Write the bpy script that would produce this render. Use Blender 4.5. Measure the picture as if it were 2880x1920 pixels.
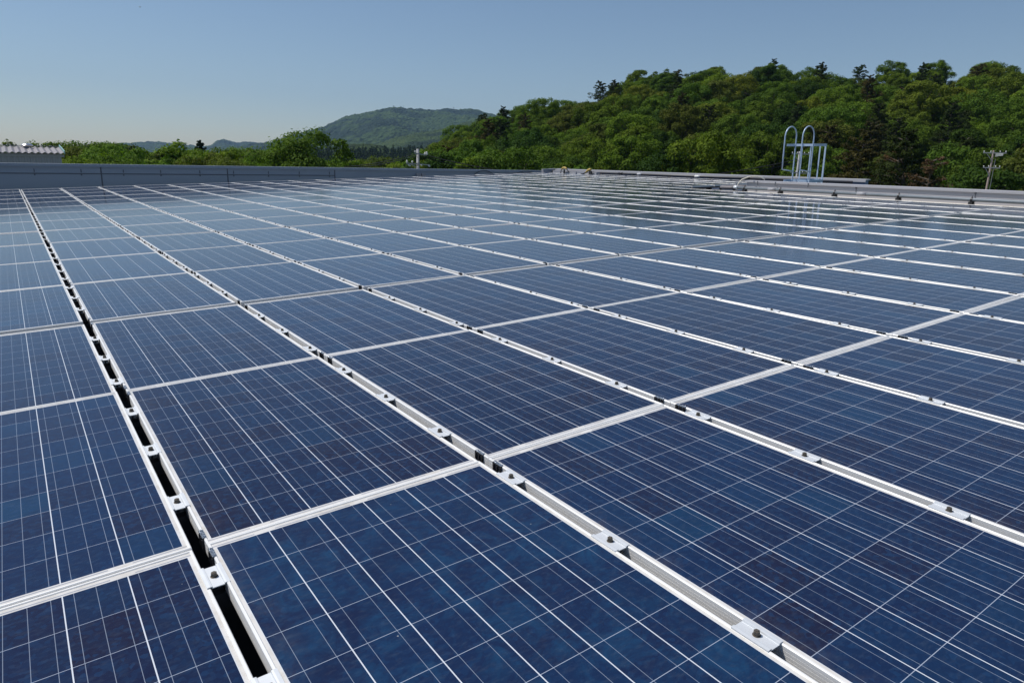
import bpy, math, random
import numpy as np
from mathutils import Vector, Matrix, noise as mnoise

for o in list(bpy.data.objects): bpy.data.objects.remove(o)
SC = bpy.context.scene
COL = SC.collection
R_ = math.radians

# ------------------------------------------------------------------ camera, world, sun
# "Roof coordinates": x across the panel columns, y along them, z = 0 at the panel tops.
# The roof rises gently towards +x, so roof coordinates are turned into the level world by TILT.
ALPHA = math.atan(0.0335)
TILT = Matrix.Rotation(-ALPHA, 4, 'Y')
F_PX, YAW, PITCH, ROLL = 1944.6, 0.6180, 0.2739, -0.0054
SCALE = 1.16
CAM_R = Vector((-0.2566, -1.7752, 1.0)) * SCALE
sy, cy_, sp, cp = math.sin(YAW), math.cos(YAW), math.sin(PITCH), math.cos(PITCH)
FWD = Vector((sy*cp, cy_*cp, -sp)); RGT = Vector((cy_, -sy, 0)); UPV = RGT.cross(FWD)
cr, sr = math.cos(ROLL), math.sin(ROLL)
RGT, UPV = cr*RGT + sr*UPV, -sr*RGT + cr*UPV
rotm = Matrix((RGT, UPV, -FWD)).transposed().to_4x4()
cam = bpy.data.objects.new('camera', bpy.data.cameras.new('camera'))
COL.objects.link(cam)
cam.matrix_world = TILT @ Matrix.Translation(CAM_R) @ rotm
cam.data.sensor_width = 36.0; cam.data.lens = 36.0*F_PX/2880.0
cam.data.sensor_fit = 'HORIZONTAL'
cam.data.clip_start = 0.05; cam.data.clip_end = 20000
SC.camera = cam
EYE = cam.matrix_world.translation.copy()
W3 = TILT.to_3x3()

SUN_EL = 57.0
SUN_AZ_DIR = Vector((-0.60, 0.80, 0)).normalized()        # towards the sun, level
sun_vec = Vector((SUN_AZ_DIR.x*math.cos(R_(SUN_EL)), SUN_AZ_DIR.y*math.cos(R_(SUN_EL)), math.sin(R_(SUN_EL))))
world = bpy.data.worlds.new('World'); SC.world = world; world.use_nodes = True
wn = world.node_tree.nodes; wl = world.node_tree.links
bg = wn['Background']
sky = wn.new('ShaderNodeTexSky'); sky.sky_type = 'NISHITA'; sky.sun_disc = False
sky.sun_elevation = R_(SUN_EL)
sky.sun_rotation = math.atan2(SUN_AZ_DIR.x, SUN_AZ_DIR.y)
sky.altitude = 100; sky.air_density = 1.0; sky.dust_density = 0.4; sky.ozone_density = 3.0
wl.new(sky.outputs[0], bg.inputs[0]); bg.inputs[1].default_value = 0.085
sl = bpy.data.lights.new('sun', 'SUN'); sl.energy = 4.4; sl.angle = R_(0.5); sl.color = (1.0, 0.95, 0.88)
so = bpy.data.objects.new('sun', sl); COL.objects.link(so)
so.rotation_euler = (-sun_vec).to_track_quat('-Z', 'Y').to_euler()
so.location = (0, 0, 60)
SC.view_settings.view_transform = 'Standard'; SC.view_settings.look = 'None'
SC.view_settings.exposure = 0.0; SC.view_settings.gamma = 1.0
SC.render.engine = 'CYCLES'
SC.cycles.max_bounces = 6; SC.cycles.volume_bounces = 0; SC.cycles.transparent_max_bounces = 8
SC.cycles.caustics_reflective = False; SC.cycles.caustics_refractive = False

def ray(px, py):
    """level-world direction of a sight line (in pixels of the 2880 px wide photograph), forward component 1"""
    d = FWD + RGT*((px-1440)/F_PX) - UPV*((py-960)/F_PX)
    return W3 @ d
def sight(px, py, dist):
    """a point at a horizontal distance dist (metres) from where the photographer stands"""
    d = ray(px, py); h = math.hypot(d.x, d.y)
    return EYE + d*(dist/h)

# ------------------------------------------------------------------ helpers
class MB:
    def __init__(s): s.v = []; s.f = []
    def add(s, vs, fs):
        b = len(s.v); s.v += [tuple(v) for v in vs]; s.f += [tuple(b+i for i in f) for f in fs]; return s
    def box(s, x0, x1, y0, y1, z0, z1):
        return s.add([(x0,y0,z0),(x1,y0,z0),(x1,y1,z0),(x0,y1,z0),(x0,y0,z1),(x1,y0,z1),(x1,y1,z1),(x0,y1,z1)],
              [(0,3,2,1),(4,5,6,7),(0,1,5,4),(1,2,6,5),(2,3,7,6),(3,0,4,7)])
    def tube(s, pts, r, n=8, rect=None, cap=True):
        pts = [Vector(p) for p in pts]; rings = []
        t0 = (pts[1]-pts[0]).normalized()
        ref = Vector((0,0,1)) if abs(t0.z) < 0.9 else Vector((1,0,0))
        side = t0.cross(ref).normalized()
        for i, p in enumerate(pts):
            if i == 0: t = t0
            elif i == len(pts)-1: t = (pts[-1]-pts[-2]).normalized()
            else: t = ((pts[i]-pts[i-1]).normalized()+(pts[i+1]-pts[i]).normalized()).normalized()
            side = (side - t*side.dot(t)).normalized(); up = side.cross(t)
            rr = r[i] if isinstance(r, (list, tuple)) else r
            if rect: ring = [p+side*a*rect[0]/2+up*b*rect[1]/2 for a, b in ((-1,-1),(1,-1),(1,1),(-1,1))]
            else: ring = [p+(side*math.cos(2*math.pi*k/n)+up*math.sin(2*math.pi*k/n))*rr for k in range(n)]
            rings.append(ring)
        m = len(rings[0]); vs = [v for g in rings for v in g]; fs = []
        for i in range(len(rings)-1):
            for k in range(m):
                a, b = i*m+k, i*m+(k+1) % m
                fs.append((a, b, b+m, a+m))
        if cap: fs.append(tuple(range(m-1, -1, -1))); fs.append(tuple(range((len(rings)-1)*m, len(rings)*m)))
        return s.add(vs, fs)
    def cyl(s, c, r, z0, z1, n=6, r1=None, a0=0):
        r1 = r if r1 is None else r1
        vs = [(c[0]+r*math.cos(a0+2*math.pi*k/n), c[1]+r*math.sin(a0+2*math.pi*k/n), z0) for k in range(n)] + \
             [(c[0]+r1*math.cos(a0+2*math.pi*k/n), c[1]+r1*math.sin(a0+2*math.pi*k/n), z1) for k in range(n)]
        fs = [(k, (k+1) % n, n+(k+1) % n, n+k) for k in range(n)] + [tuple(range(n-1, -1, -1)), tuple(range(n, 2*n))]
        return s.add(vs, fs)
    def mesh(s, name, m, smooth=False):
        me = bpy.data.meshes.new(name); me.from_pydata(s.v, [], s.f); me.update()
        if m: me.materials.append(m)
        if smooth:
            for p in me.polygons: p.use_smooth = True
        return me
    def obj(s, name, m, parent=None, smooth=False):
        return link(name, s.mesh(name, m, smooth), parent)
def link(name, data, parent=None):
    o = bpy.data.objects.new(name, data); COL.objects.link(o)
    if parent: o.parent = parent
    return o
def tag(o, label=None, cat=None, group=None, kind=None):
    if label: o['label'] = label
    if cat: o['category'] = cat
    if group: o['group'] = group
    if kind: o['kind'] = kind
    return o
def roof_thing(name, x=0, y=0, z=0):
    e = link(name, None); e.matrix_world = TILT @ Matrix.Translation((x, y, z)); e.empty_display_size = 0.1
    return e
def thing(name, loc, rz=0):
    e = link(name, None); e.location = loc; e.rotation_euler = (0, 0, rz); return e
ORD = ['', 'first', 'second', 'third', 'fourth', 'fifth', 'sixth', 'seventh', 'eighth', 'ninth', 'tenth', 'eleventh', 'twelfth',
       'thirteenth', 'fourteenth', 'fifteenth', 'sixteenth', 'seventeenth', 'eighteenth', 'nineteenth', 'twentieth']
TENS = {2: 'twenty', 3: 'thirty', 4: 'forty', 5: 'fifty', 6: 'sixty', 7: 'seventy', 8: 'eighty', 9: 'ninety'}
def ordn(n):
    if n <= 20: return ORD[n]
    if n % 10 == 0: return TENS[n//10][:-1]+'ieth'
    return TENS[n//10]+'-'+ORD[n % 10]

class NT:
    """small wrapper to write node maths"""
    def __init__(s, name):
        s.m = bpy.data.materials.new(name); s.m.use_nodes = True; s.t = s.m.node_tree
        s.b = s.t.nodes['Principled BSDF']
    def n(s, typ, **kw):
        q = s.t.nodes.new(typ)
        for k, v in kw.items(): setattr(q, k, v)
        return q
    def put(s, sock, v):
        if isinstance(v, bpy.types.NodeSocket): s.t.links.new(v, sock)
        elif v is not None: sock.default_value = v
    def math(s, op, a, b=None, c=None):
        q = s.n('ShaderNodeMath', operation=op); s.put(q.inputs[0], a)
        if b is not None: s.put(q.inputs[1], b)
        if c is not None: s.put(q.inputs[2], c)
        return q.outputs[0]
    def mix(s, f, a, b, blend='MIX'):
        q = s.n('ShaderNodeMix', data_type='RGBA', blend_type=blend)
        s.put(q.inputs[0], f)
        for i, v in ((6, a), (7, b)):
            s.put(q.inputs[i], (tuple(v)+(1,)) if isinstance(v, (tuple, list)) and len(v) == 3 else v)
        return q.outputs[2]
    def noise(s, vec=None, scale=5, detail=3, rough=0.5, dist=0):
        q = s.n('ShaderNodeTexNoise'); s.put(q.inputs['Vector'], vec)
        q.inputs['Scale'].default_value = scale; q.inputs['Detail'].default_value = detail
        q.inputs['Roughness'].default_value = rough; q.inputs['Distortion'].default_value = dist
        return q.outputs[0]
    def ramp(s, f, stops):
        q = s.n('ShaderNodeValToRGB'); s.put(q.inputs[0], f); e = q.color_ramp.elements
        while len(e) < len(stops): e.new(0.5)
        for i, (p, c) in enumerate(stops):
            e[i].position = p; e[i].color = tuple(c)+(1,) if len(c) == 3 else c
        return q.outputs[0]
    def comb(s, x, y, z=0.0):
        q = s.n('ShaderNodeCombineXYZ'); s.put(q.inputs[0], x); s.put(q.inputs[1], y); s.put(q.inputs[2], z); return q.outputs[0]
    def objco(s):
        q = s.n('ShaderNodeTexCoord'); return q.outputs['Object']
    def set(s, **kw):
        for k, v in kw.items():
            k = {'base': 'Base Color', 'rough': 'Roughness', 'metal': 'Metallic', 'ior': 'IOR', 'spec': 'Specular IOR Level', 'normal': 'Normal'}.get(k, k)
            if isinstance(v, tuple) and len(v) == 3: v = v+(1,)
            s.put(s.b.inputs[k], v)
        return s
    def bump(s, h, strength=0.3, dist=0.01):
        q = s.n('ShaderNodeBump'); s.put(q.inputs['Height'], h); q.inputs['Strength'].default_value = strength
        q.inputs['Distance'].default_value = dist; return q.outputs[0]

def simple(name, col, rough=0.5, metal=0.0, var=0.12, scale=3.0, bump=0.0, dirt=None):
    t = NT(name); co = t.objco(); f = t.noise(co, scale, 5, 0.6)
    a = tuple(c*(1-var) for c in col); b = tuple(min(1, c*(1+var)) for c in col)
    c = t.mix(f, a, b)
    if dirt:
        f2 = t.noise(co, scale*0.37, 6, 0.7); m = t.math('MULTIPLY', t.math('GREATER_THAN', f2, 0.56), 0.5)
        m = t.math('MULTIPLY', t.math('SUBTRACT', f2, 0.5), 3.0)
        q = t.n('ShaderNodeClamp'); t.put(q.inputs[0], m); c = t.mix(q.outputs[0], c, dirt)
    t.set(base=c, rough=rough, metal=metal)
    if bump: t.set(normal=t.bump(t.noise(co, scale*8, 3), bump, 0.005))
    return t.m

# ------------------------------------------------------------------ panel geometry constants
PU, GAP = 1.0287, 0.0423
PW = PU-GAP                      # frame width
PV, PL = 1.7100, 1.7070          # pitch and frame length
def row_y(i):                    # front edge of row i (row 0 starts at y = 0)
    return i*PV + (0.088 if i >= 2 else 0) + 0.07*((i >= 5)+(i >= 8)+(i >= 11))
MX, MYN, MYF = 0.019, 0.031, 0.033
CX = (PW-2*MX)/6; CY = (PL-MYN-MYF)/10

def cell_material(name, nbus, tint, lift, cloudy=0.45, bright=(0.0085, 0.026, 0.066)):
    t = NT(name); co = t.objco()
    s = t.n('ShaderNodeSeparateXYZ'); t.put(s.inputs[0], co); x, y = s.outputs[0], s.outputs[1]
    u = t.math('DIVIDE', t.math('SUBTRACT', x, MX), CX); v = t.math('DIVIDE', t.math('SUBTRACT', y, MYN), CY)
    fu, fv = t.math('FRACT', u), t.math('FRACT', v)
    iu, iv = t.math('FLOOR', u), t.math('FLOOR', v)
    oi = t.n('ShaderNodeObjectInfo'); rnd = oi.outputs['Random']
    # distance to the cell border, metres
    def edge(fr, size, half):
        d = t.math('MULTIPLY', t.math('SUBTRACT', 0.5, t.math('ABSOLUTE', t.math('SUBTRACT', fr, 0.5))), size)
        return t.math('LESS_THAN', d, half)
    gapu = edge(fu, CX, 0.00155); gapv = edge(fv, CY, 0.0009)
    inside = t.math('MULTIPLY', t.math('MULTIPLY', t.math('GREATER_THAN', x, MX), t.math('LESS_THAN', x, PW-MX)),
                    t.math('MULTIPLY', t.math('GREATER_THAN', y, MYN), t.math('LESS_THAN', y, PL-MYF)))
    fb = t.math('FRACT', t.math('MULTIPLY', fu, float(nbus)))
    bus = t.math('LESS_THAN', t.math('MULTIPLY', t.math('ABSOLUTE', t.math('SUBTRACT', fb, 0.5)), CX/nbus), 0.00075)
    # colour of each cell
    wn_ = t.n('ShaderNodeTexWhiteNoise', noise_dimensions='4D'); t.put(wn_.inputs['Vector'], t.comb(iu, iv, 0.0))
    t.put(wn_.inputs['W'], t.math('MULTIPLY', rnd, 37.0))
    cs = t.ramp(wn_.outputs['Value'], [(0.0, (0.0110, 0.0075, 0.0230)), (0.25, (0.0085, 0.0090, 0.0320)), (0.55, (0.0065, 0.0110, 0.0400)),
                                      (0.88, (0.0065, 0.0150, 0.0480)), (1.0, (0.0065, 0.0210, 0.0580))])
    # every panel shifts a little towards violet or towards brighter blue
    ps = t.ramp(rnd, [(0.0, (0.86, 0.75, 0.84)), (0.35, (0.95, 0.95, 0.98)), (0.7, (1.0, 1.10, 1.12)), (1.0, (1.0, 1.65, 1.55))])
    cs = t.mix(1.0, cs, ps, 'MULTIPLY')
    off = t.comb(t.math('MULTIPLY', rnd, 91.0), t.math('MULTIPLY', rnd, 57.0), 0.0)
    va = t.n('ShaderNodeVectorMath', operation='ADD'); t.put(va.inputs[0], co); t.put(va.inputs[1], off)
    cov = va.outputs[0]
    grain = t.n('ShaderNodeTexVoronoi'); t.put(grain.inputs['Vector'], cov); grain.inputs['Scale'].default_value = 75
    gc = t.n('ShaderNodeSeparateColor'); t.put(gc.inputs[0], grain.outputs['Color'])
    cs = t.mix(t.math('MULTIPLY', t.math('POWER', gc.outputs[0], 3.0), 0.55), cs, (0.010, 0.040, 0.110))
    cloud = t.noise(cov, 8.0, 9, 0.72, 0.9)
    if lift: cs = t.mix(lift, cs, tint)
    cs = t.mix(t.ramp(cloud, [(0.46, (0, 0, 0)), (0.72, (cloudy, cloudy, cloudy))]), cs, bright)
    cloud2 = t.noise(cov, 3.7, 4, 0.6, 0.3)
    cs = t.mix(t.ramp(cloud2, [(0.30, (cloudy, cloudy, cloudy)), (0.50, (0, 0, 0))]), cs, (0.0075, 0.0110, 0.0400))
    # thin film of dust, streaky, heavier near the low edges
    st = t.n('ShaderNodeMapping'); t.put(st.inputs[0], cov); st.inputs['Scale'].default_value = (1.0, 2.6, 1.0); st.inputs['Rotation'].default_value = (0, 0, 0.5)
    streak = t.noise(st.outputs[0], 26, 6, 0.7)
    smear = t.ramp(streak, [(0.50, (0, 0, 0)), (0.80, (0.26, 0.26, 0.26))])
    cs = t.mix(smear, cs, (0.075, 0.10, 0.14))
    ex = t.math('MULTIPLY', t.math('SUBTRACT', 0.10, x), 8.0)
    exc = t.n('ShaderNodeClamp'); t.put(exc.inputs[0], ex); exc.inputs[2].default_value = 1.0
    dn = t.ramp(t.noise(cov, 13, 6, 0.7), [(0.42, (0, 0, 0)), (0.7, (1, 1, 1))])
    dirt = t.math('MULTIPLY', t.math('MULTIPLY', exc.outputs[0], dn), 0.35)
    cs = t.mix(dirt, cs, (0.16, 0.125, 0.10))
    cs = t.mix(t.math('MULTIPLY', bus, 0.55), cs, (0.36, 0.42, 0.52))
    gap = t.math('MAXIMUM', gapu, gapv)
    cs = t.mix(gapv, cs, (0.34, 0.39, 0.48)); cs = t.mix(gapu, cs, (0.62, 0.66, 0.72))
    # white backsheet border with the grey string ribbons at both short ends
    ry = t.math('MINIMUM', t.math('ABSOLUTE', t.math('SUBTRACT', y, MYN-0.008)), t.math('ABSOLUTE', t.math('SUBTRACT', y, PL-MYF+0.008)))
    rx = t.math('FRACT', t.math('DIVIDE', t.math('ADD', x, CX*0.75), CX*2))
    rib = t.math('MULTIPLY', t.math('LESS_THAN', ry, 0.0024), t.math('LESS_THAN', rx, 0.80))
    border = t.mix(rib, t.mix(dn, (0.68, 0.67, 0.65), (0.54, 0.51, 0.46)), (0.30, 0.32, 0.37))
    col = t.mix(inside, border, cs)
    # bird lime and specks
    vs = t.n('ShaderNodeTexVoronoi'); t.put(vs.inputs['Vector'], cov); vs.inputs['Scale'].default_value = 7.0
    spot = t.math('MULTIPLY', t.math('LESS_THAN', vs.outputs['Distance'], 0.018), 0.5)
    col = t.mix(spot, col, (0.4, 0.42, 0.42))
    rough = t.math('ADD', 0.075, t.math('MULTIPLY', streak, 0.07))
    t.set(base=col, rough=rough, ior=1.46, spec=0.5)
    big = t.noise(cov, 1.6, 2, 0.5)
    t.set(normal=t.bump(big, 0.12, 0.004))
    return t.m
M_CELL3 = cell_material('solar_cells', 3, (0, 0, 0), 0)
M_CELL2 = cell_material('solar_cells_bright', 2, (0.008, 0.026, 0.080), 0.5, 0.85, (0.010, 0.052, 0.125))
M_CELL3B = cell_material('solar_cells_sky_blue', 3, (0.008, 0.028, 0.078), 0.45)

def frame_material():
    t = NT('anodised_frame'); co = t.objco()
    f = t.noise(co, 9, 6, 0.7); c = t.mix(f, (0.76, 0.76, 0.75), (0.88, 0.88, 0.87))
    d = t.ramp(t.noise(co, 3.1, 6, 0.75), [(0.55, (0, 0, 0)), (0.8, (0.45, 0.45, 0.45))])
    c = t.mix(d, c, (0.50, 0.44, 0.36))
    t.set(base=c, rough=0.45, metal=0.15); return t.m
M_FRAME = frame_material()
M_CLAMP = simple('galvanised_clamp', (0.68, 0.71, 0.74), 0.5, 0.3, 0.1, 30)
M_BOLT = simple('weathered_bolt', (0.11, 0.10, 0.085), 0.6, 0.4, 0.35, 160, dirt=(0.30, 0.15, 0.06))
M_CLIP = simple('dark_clip', (0.035, 0.035, 0.04), 0.45, 0.3, 0.3, 120)
M_WIRE = simple('clip_silver', (0.55, 0.60, 0.66), 0.4, 0.6, 0.5, 90)
M_RAIL = simple('mounting_rail', (0.10, 0.10, 0.11), 0.6, 0.3, 0.2, 12)
M_ROOF = simple('metal_roof_sheet', (0.07, 0.075, 0.085), 0.6, 0.1, 0.2, 1.2, dirt=(0.05, 0.045, 0.04))
M_LEDGE = simple('roof_ledge_cream', (0.46, 0.43, 0.38), 0.75, 0, 0.12, 2.0, dirt=(0.42, 0.30, 0.20))
M_WALLF = simple('far_parapet_metal', (0.34, 0.39, 0.45), 0.55, 0.0, 0.04, 0.8)
M_SEAM = simple('wall_seam', (0.12, 0.13, 0.15), 0.6, 0, 0.1, 5)
M_PAR = simple('parapet_grey_metal', (0.50, 0.50, 0.53), 0.5, 0.0, 0.06, 1.3, dirt=(0.44, 0.42, 0.42))
M_PIPE = simple('galvanised_pipe', (0.15, 0.18, 0.21), 0.55, 0.2, 0.25, 4.5, dirt=(0.24, 0.26, 0.28))
M_DPIPE = simple('dark_pipe', (0.11, 0.11, 0.115), 0.5, 0.3, 0.25, 3.0, dirt=(0.17, 0.12, 0.10))
M_BLUE = simple('pale_blue_paint', (0.46, 0.59, 0.76), 0.35, 0.1, 0.06, 6)
M_BLUEW = simple('blue_grey_wall', (0.20, 0.27, 0.42), 0.5, 0.0, 0.06, 1)
M_YEL = simple('yellow_hood', (0.52, 0.36, 0.09), 0.5, 0, 0.15, 12)
M_BLK = simple('black_rubber', (0.02, 0.02, 0.022), 0.5, 0, 0.2, 20)
M_WHT = simple('white_porcelain', (0.78, 0.78, 0.76), 0.3, 0, 0.05, 20)
M_CONC = simple('grey_pole_concrete', (0.33, 0.34, 0.36), 0.7, 0, 0.12, 3)
M_RUSTP = simple('weathered_steel_pole', (0.15, 0.13, 0.12), 0.6, 0.1, 0.3, 2.5, dirt=(0.22, 0.12, 0.08))
M_CORR = simple('corrugated_wall_grey', (0.32, 0.33, 0.36), 0.55, 0, 0.1, 1)
M_CORRR = simple('corrugated_roof_grey', (0.22, 0.21, 0.225), 0.6, 0, 0.15, 1.5, dirt=(0.17, 0.15, 0.15))
M_STEEL = simple('stainless_vent', (0.62, 0.62, 0.64), 0.25, 0.8, 0.08, 6)
M_TEAL = simple('verdigris_trim', (0.30, 0.50, 0.50), 0.5, 0, 0.1, 6)
M_BWALL = simple('building_wall', (0.45, 0.45, 0.44), 0.8, 0, 0.06, 0.5)

# ------------------------------------------------------------------ building under the array
bld = roof_thing('factory_building')
tag(bld, 'flat roofed factory building whose metal roof carries the solar array', 'building')
GY0, GY1, X0, X1, X2 = -6.0, 25.1, -9.0, 16.55, 21.3
YJ = 9.3
m = MB()
m.box(X0, X1, GY0, YJ, -0.55, -0.45); m.box(X0, X2, YJ, GY1, -0.55, -0.452)
k = X0+0.2
while k < X2-0.2:                # raised seams of the sheet roof, running with the columns
    y0 = GY0+0.05 if k < X1-0.2 else YJ+0.05
    m.box(k, k+0.05, y0, GY1-0.4, -0.4515, -0.38); k += 0.45
m.obj('roof', M_ROOF, bld)
m = MB(); m.box(X0, X1-0.02, GY0, YJ-0.004, -9.6, -0.553); m.box(X0, X2-0.02, YJ, GY1-0.02, -9.6, -0.556); m.obj('wall', M_BWALL, bld)
m = MB(); m.box(15.62, 16.345, GY0+0.1, 10.05, -0.13, -0.055)       # cream flashing beside the array
m.obj('roof_flashing', M_LEDGE, bld)

# far parapet wall: level top, so it shrinks towards the right where the roof rises
fw = thing('parapet_wall', (0, 0, 0)); tag(fw, 'long blue-grey metal parapet in shade across the far left end of the roof', 'parapet')
FY = 24.72; TOPZ = 0.742
def far_pt(px):                  # x of the wall line on a sight line, roof coords
    d = FWD + RGT*((px-1440)/F_PX) - UPV*((480-960)/F_PX); tt = (FY-CAM_R.y)/d.y
    return CAM_R.x+d.x*tt
seams = [-9.0, far_pt(282), far_pt(638), far_pt(940), 18.0, 22.2]
m = MB(); m.box(-9.0, 22.2, FY, FY+0.22, -1.0, TOPZ-0.004); m.obj('wall', M_WALLF, fw)
m = MB()
m.box(-9.05, 22.25, FY-0.05, FY+0.27, TOPZ, TOPZ+0.022)
m.box(-9.05, 22.25, FY-0.05, FY-0.03, TOPZ-0.07, TOPZ-0.001)
m.obj('cap', M_WALLF, fw)
m = MB()
for sx_ in seams[1:4]: m.box(sx_-0.02, sx_+0.02, FY-0.006, FY+0.01, -0.3, TOPZ-0.075)
m.box(-9.0, seams[3]-0.025, FY-0.012, FY+0.008, 0.445, 0.475)
m.obj('seam', M_SEAM, fw)
for i, px in enumerate((94, 226, 345, 450, 560, 655, 753, 840, 925)):
    xx = far_pt(px); m = MB(); m.box(xx-0.012, xx+0.012, FY-0.02, FY-0.001, 0.50, 0.60)
    m.box(xx-0.02, xx+0.02, FY-0.014, FY-0.002, 0.40, 0.44); m.obj('bracket', M_SEAM, fw)
# two small fittings and two cable loops at the foot of the wall
for i, px in enumerate((1172, 1186)):
    xx = far_pt(px); e = thing('wall_box', (xx, FY-0.12, 0.42))
    tag(e, ('left' if i == 0 else 'right')+' one of two small grey boxes fixed low on the far parapet', 'box', 'small boxes on the far parapet')
    b = MB(); b.box(-0.09, 0.09, -0.06, 0.06, -0.02, 0.16); b.obj('housing', M_CORR, e)
    b = MB(); b.box(-0.10, 0.10, -0.08, 0.115, -0.10, -0.021); b.obj('foot', M_BLK, e)
for i, (pa, pb, top) in enumerate(((1328, 1385, 0.20), (1448, 1500, 0.12))):
    xa, xb = far_pt(pa), far_pt(pb); za = xa*math.tan(ALPHA)
    pts = [(xa+(xb-xa)*q/10.0, FY-0.08, za-0.05+top*math.sin(math.pi*q/10.0)**0.8+0.04*q/10) for q in range(11)]
    c = MB().tube(pts, 0.012, 6).obj('cable', M_BLK)
    tag(c, ('higher' if i == 0 else 'flatter')+' loop of black cable arching against the far parapet', 'cable', 'cable loops at the far parapet')

# near right parapet with shading cap, running beside the array
pr = roof_thing('parapet_wall'); tag(pr, 'low light grey metal parapet behind the pipe along the right side of the array', 'parapet')
m = MB(); m.box(16.35, 16.50, GY0, 10.12, -0.6, 0.214); m.obj('wall', M_PAR, pr)
m = MB(); m.box(16.315, 16.535, GY0, 10.15, 0.216, 0.241); m.box(16.315, 16.327, GY0, 10.15, 0.188, 0.2155); m.obj('cap', M_PAR, pr)
for px in (2380, 2732):
    yy = {2380: 7.0, 2732: 4.4}[px]
    m = MB(); m.box(16.338, 16.349, yy-0.005, yy+0.005, 0.02, 0.18); m.box(16.333, 16.349, yy-0.02, yy+0.02, 0.16, 0.186); m.obj('bracket', M_SEAM, pr)
for yy in (8.25, 9.2, 9.75):
    m = MB(); m.box(16.309, 16.314, yy-0.012, yy+0.012, 0.13, 0.236); m.obj('bracket', M_SEAM, pr)
# outer parapet of the far bay
po = roof_thing('parapet_wall'); tag(po, 'distant low parapet with blue-grey inner face running behind the ladder cage', 'parapet')
m = MB(); m.box(21.06, 21.22, YJ, GY1-0.3, -0.6, 0.118); m.obj('wall', M_BLUEW, po)
m = MB(); m.box(21.0, 21.28, YJ-0.03, GY1-0.3, 0.12, 0.152); m.box(21.0, 21.012, YJ-0.03, GY1-0.3, 0.07, 0.1195); m.obj('cap', M_PAR, po)

# galvanised conduit on stands beside the array
pp = roof_thing('conduit_pipe'); tag(pp, 'grey galvanised conduit running on stands along the right edge of the array', 'pipe')
PX_, PZ_ = 15.98, 0.055
m = MB().tube([(PX_, GY0+0.1, PZ_), (PX_, 3, PZ_), (PX_, 10.13, PZ_)], 0.038, 14); m.obj('pipe', M_PIPE, pp, True)
for yc in (6.65, 2.4, 9.05):
    m = MB().tube([(PX_, yc-0.11, PZ_), (PX_, yc+0.11, PZ_)], 0.044, 14); m.obj('coupling', M_CORR, pp, True)
# elbow section ending in a return bend
bend = [(PX_, 10.18, PZ_-0.01), (PX_-0.02, 10.35, PZ_-0.01), (PX_-0.03, 10.5, PZ_-0.01)]
for q in range(1, 10):
    a = math.pi*q/9; bend.append((PX_+0.23-0.26*math.cos(a), 10.5+0.28*math.sin(a), PZ_-0.01))
bend += [(PX_+0.60, 10.3, PZ_+0.0), (PX_+1.0, 10.2, PZ_-0.0), (PX_+1.6, 10.18, PZ_-0.05)]
m = MB().tube(bend, 0.05, 12); m.obj('flexible_bend', simple('grey_flex_conduit', (0.19, 0.18, 0.19), 0.6, 0, 0.15, 14), pp, True)
m = MB().tube([(PX_, 10.12, PZ_), (PX_, 10.24, PZ_)], 0.055, 12); m.obj('connector', M_CLAMP, pp, True)
for i, yc in enumerate((4.31, 5.80, 7.32, 8.80, 9.90)):
    e = roof_thing('pipe_stand', PX_, yc, -0.055)
    tag(e, 'dark saddle stand clamping the conduit, %s one counted from the right' % ordn(i+1), 'pipe stand', 'stands under the grey conduit')
    b = MB(); b.box(-0.09, 0.09, -0.035, 0.035, 0.0, 0.022); b.box(-0.08, -0.045, -0.03, 0.03, 0.0225, 0.07); b.box(0.045, 0.08, -0.03, 0.03, 0.0225, 0.07); b.obj('base', M_BLK, e)
    pts = [(math.cos(a)*0.046, 0, 0.11+math.sin(a)*0.046) for a in [math.pi*(1.25-1.5*q/12) for q in range(13)]]
    b = MB(); b.tube([(-0.05, 0, 0.0705)]+pts+[(0.05, 0, 0.0705)], 0.01, 4, rect=(0.03, 0.006)); b.obj('strap', M_CLIP, e)
    b = MB(); b.cyl((0.0, 0.0), 0.008, 0.1505, 0.19, 6); b.obj('bolt', M_BOLT, e)
# pale hose looping over the end of the parapet
hs = [(16.0, 10.18, 0.06), (16.03, 10.15, 0.16), (16.1, 10.1, 0.27), (16.22, 9.98, 0.34), (16.34, 9.85, 0.36), (16.44, 9.72, 0.33), (16.5, 9.66, 0.27)]
h = MB().tube(hs, 0.017, 8).obj('hose', simple('cream_hose', (0.70, 0.66, 0.56), 0.5, 0, 0.08, 10), None, True); h.matrix_world = TILT
tag(h, 'cream hose arching from the conduit over the end of the light grey parapet', 'hose')
hs = [(16.12, 10.2, -0.04), (16.15, 10.5, -0.045), (16.0, 10.9, -0.05), (15.8, 10.7, -0.045), (15.7, 10.1, -0.04), (15.75, 9.6, -0.04)]
h = MB().tube(hs, 0.008, 6).obj('cable', M_BLK, None, True); h.matrix_world = TILT
tag(h, 'thin black cable lying loose on the cream flashing at the bend of the conduit', 'cable')
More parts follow.
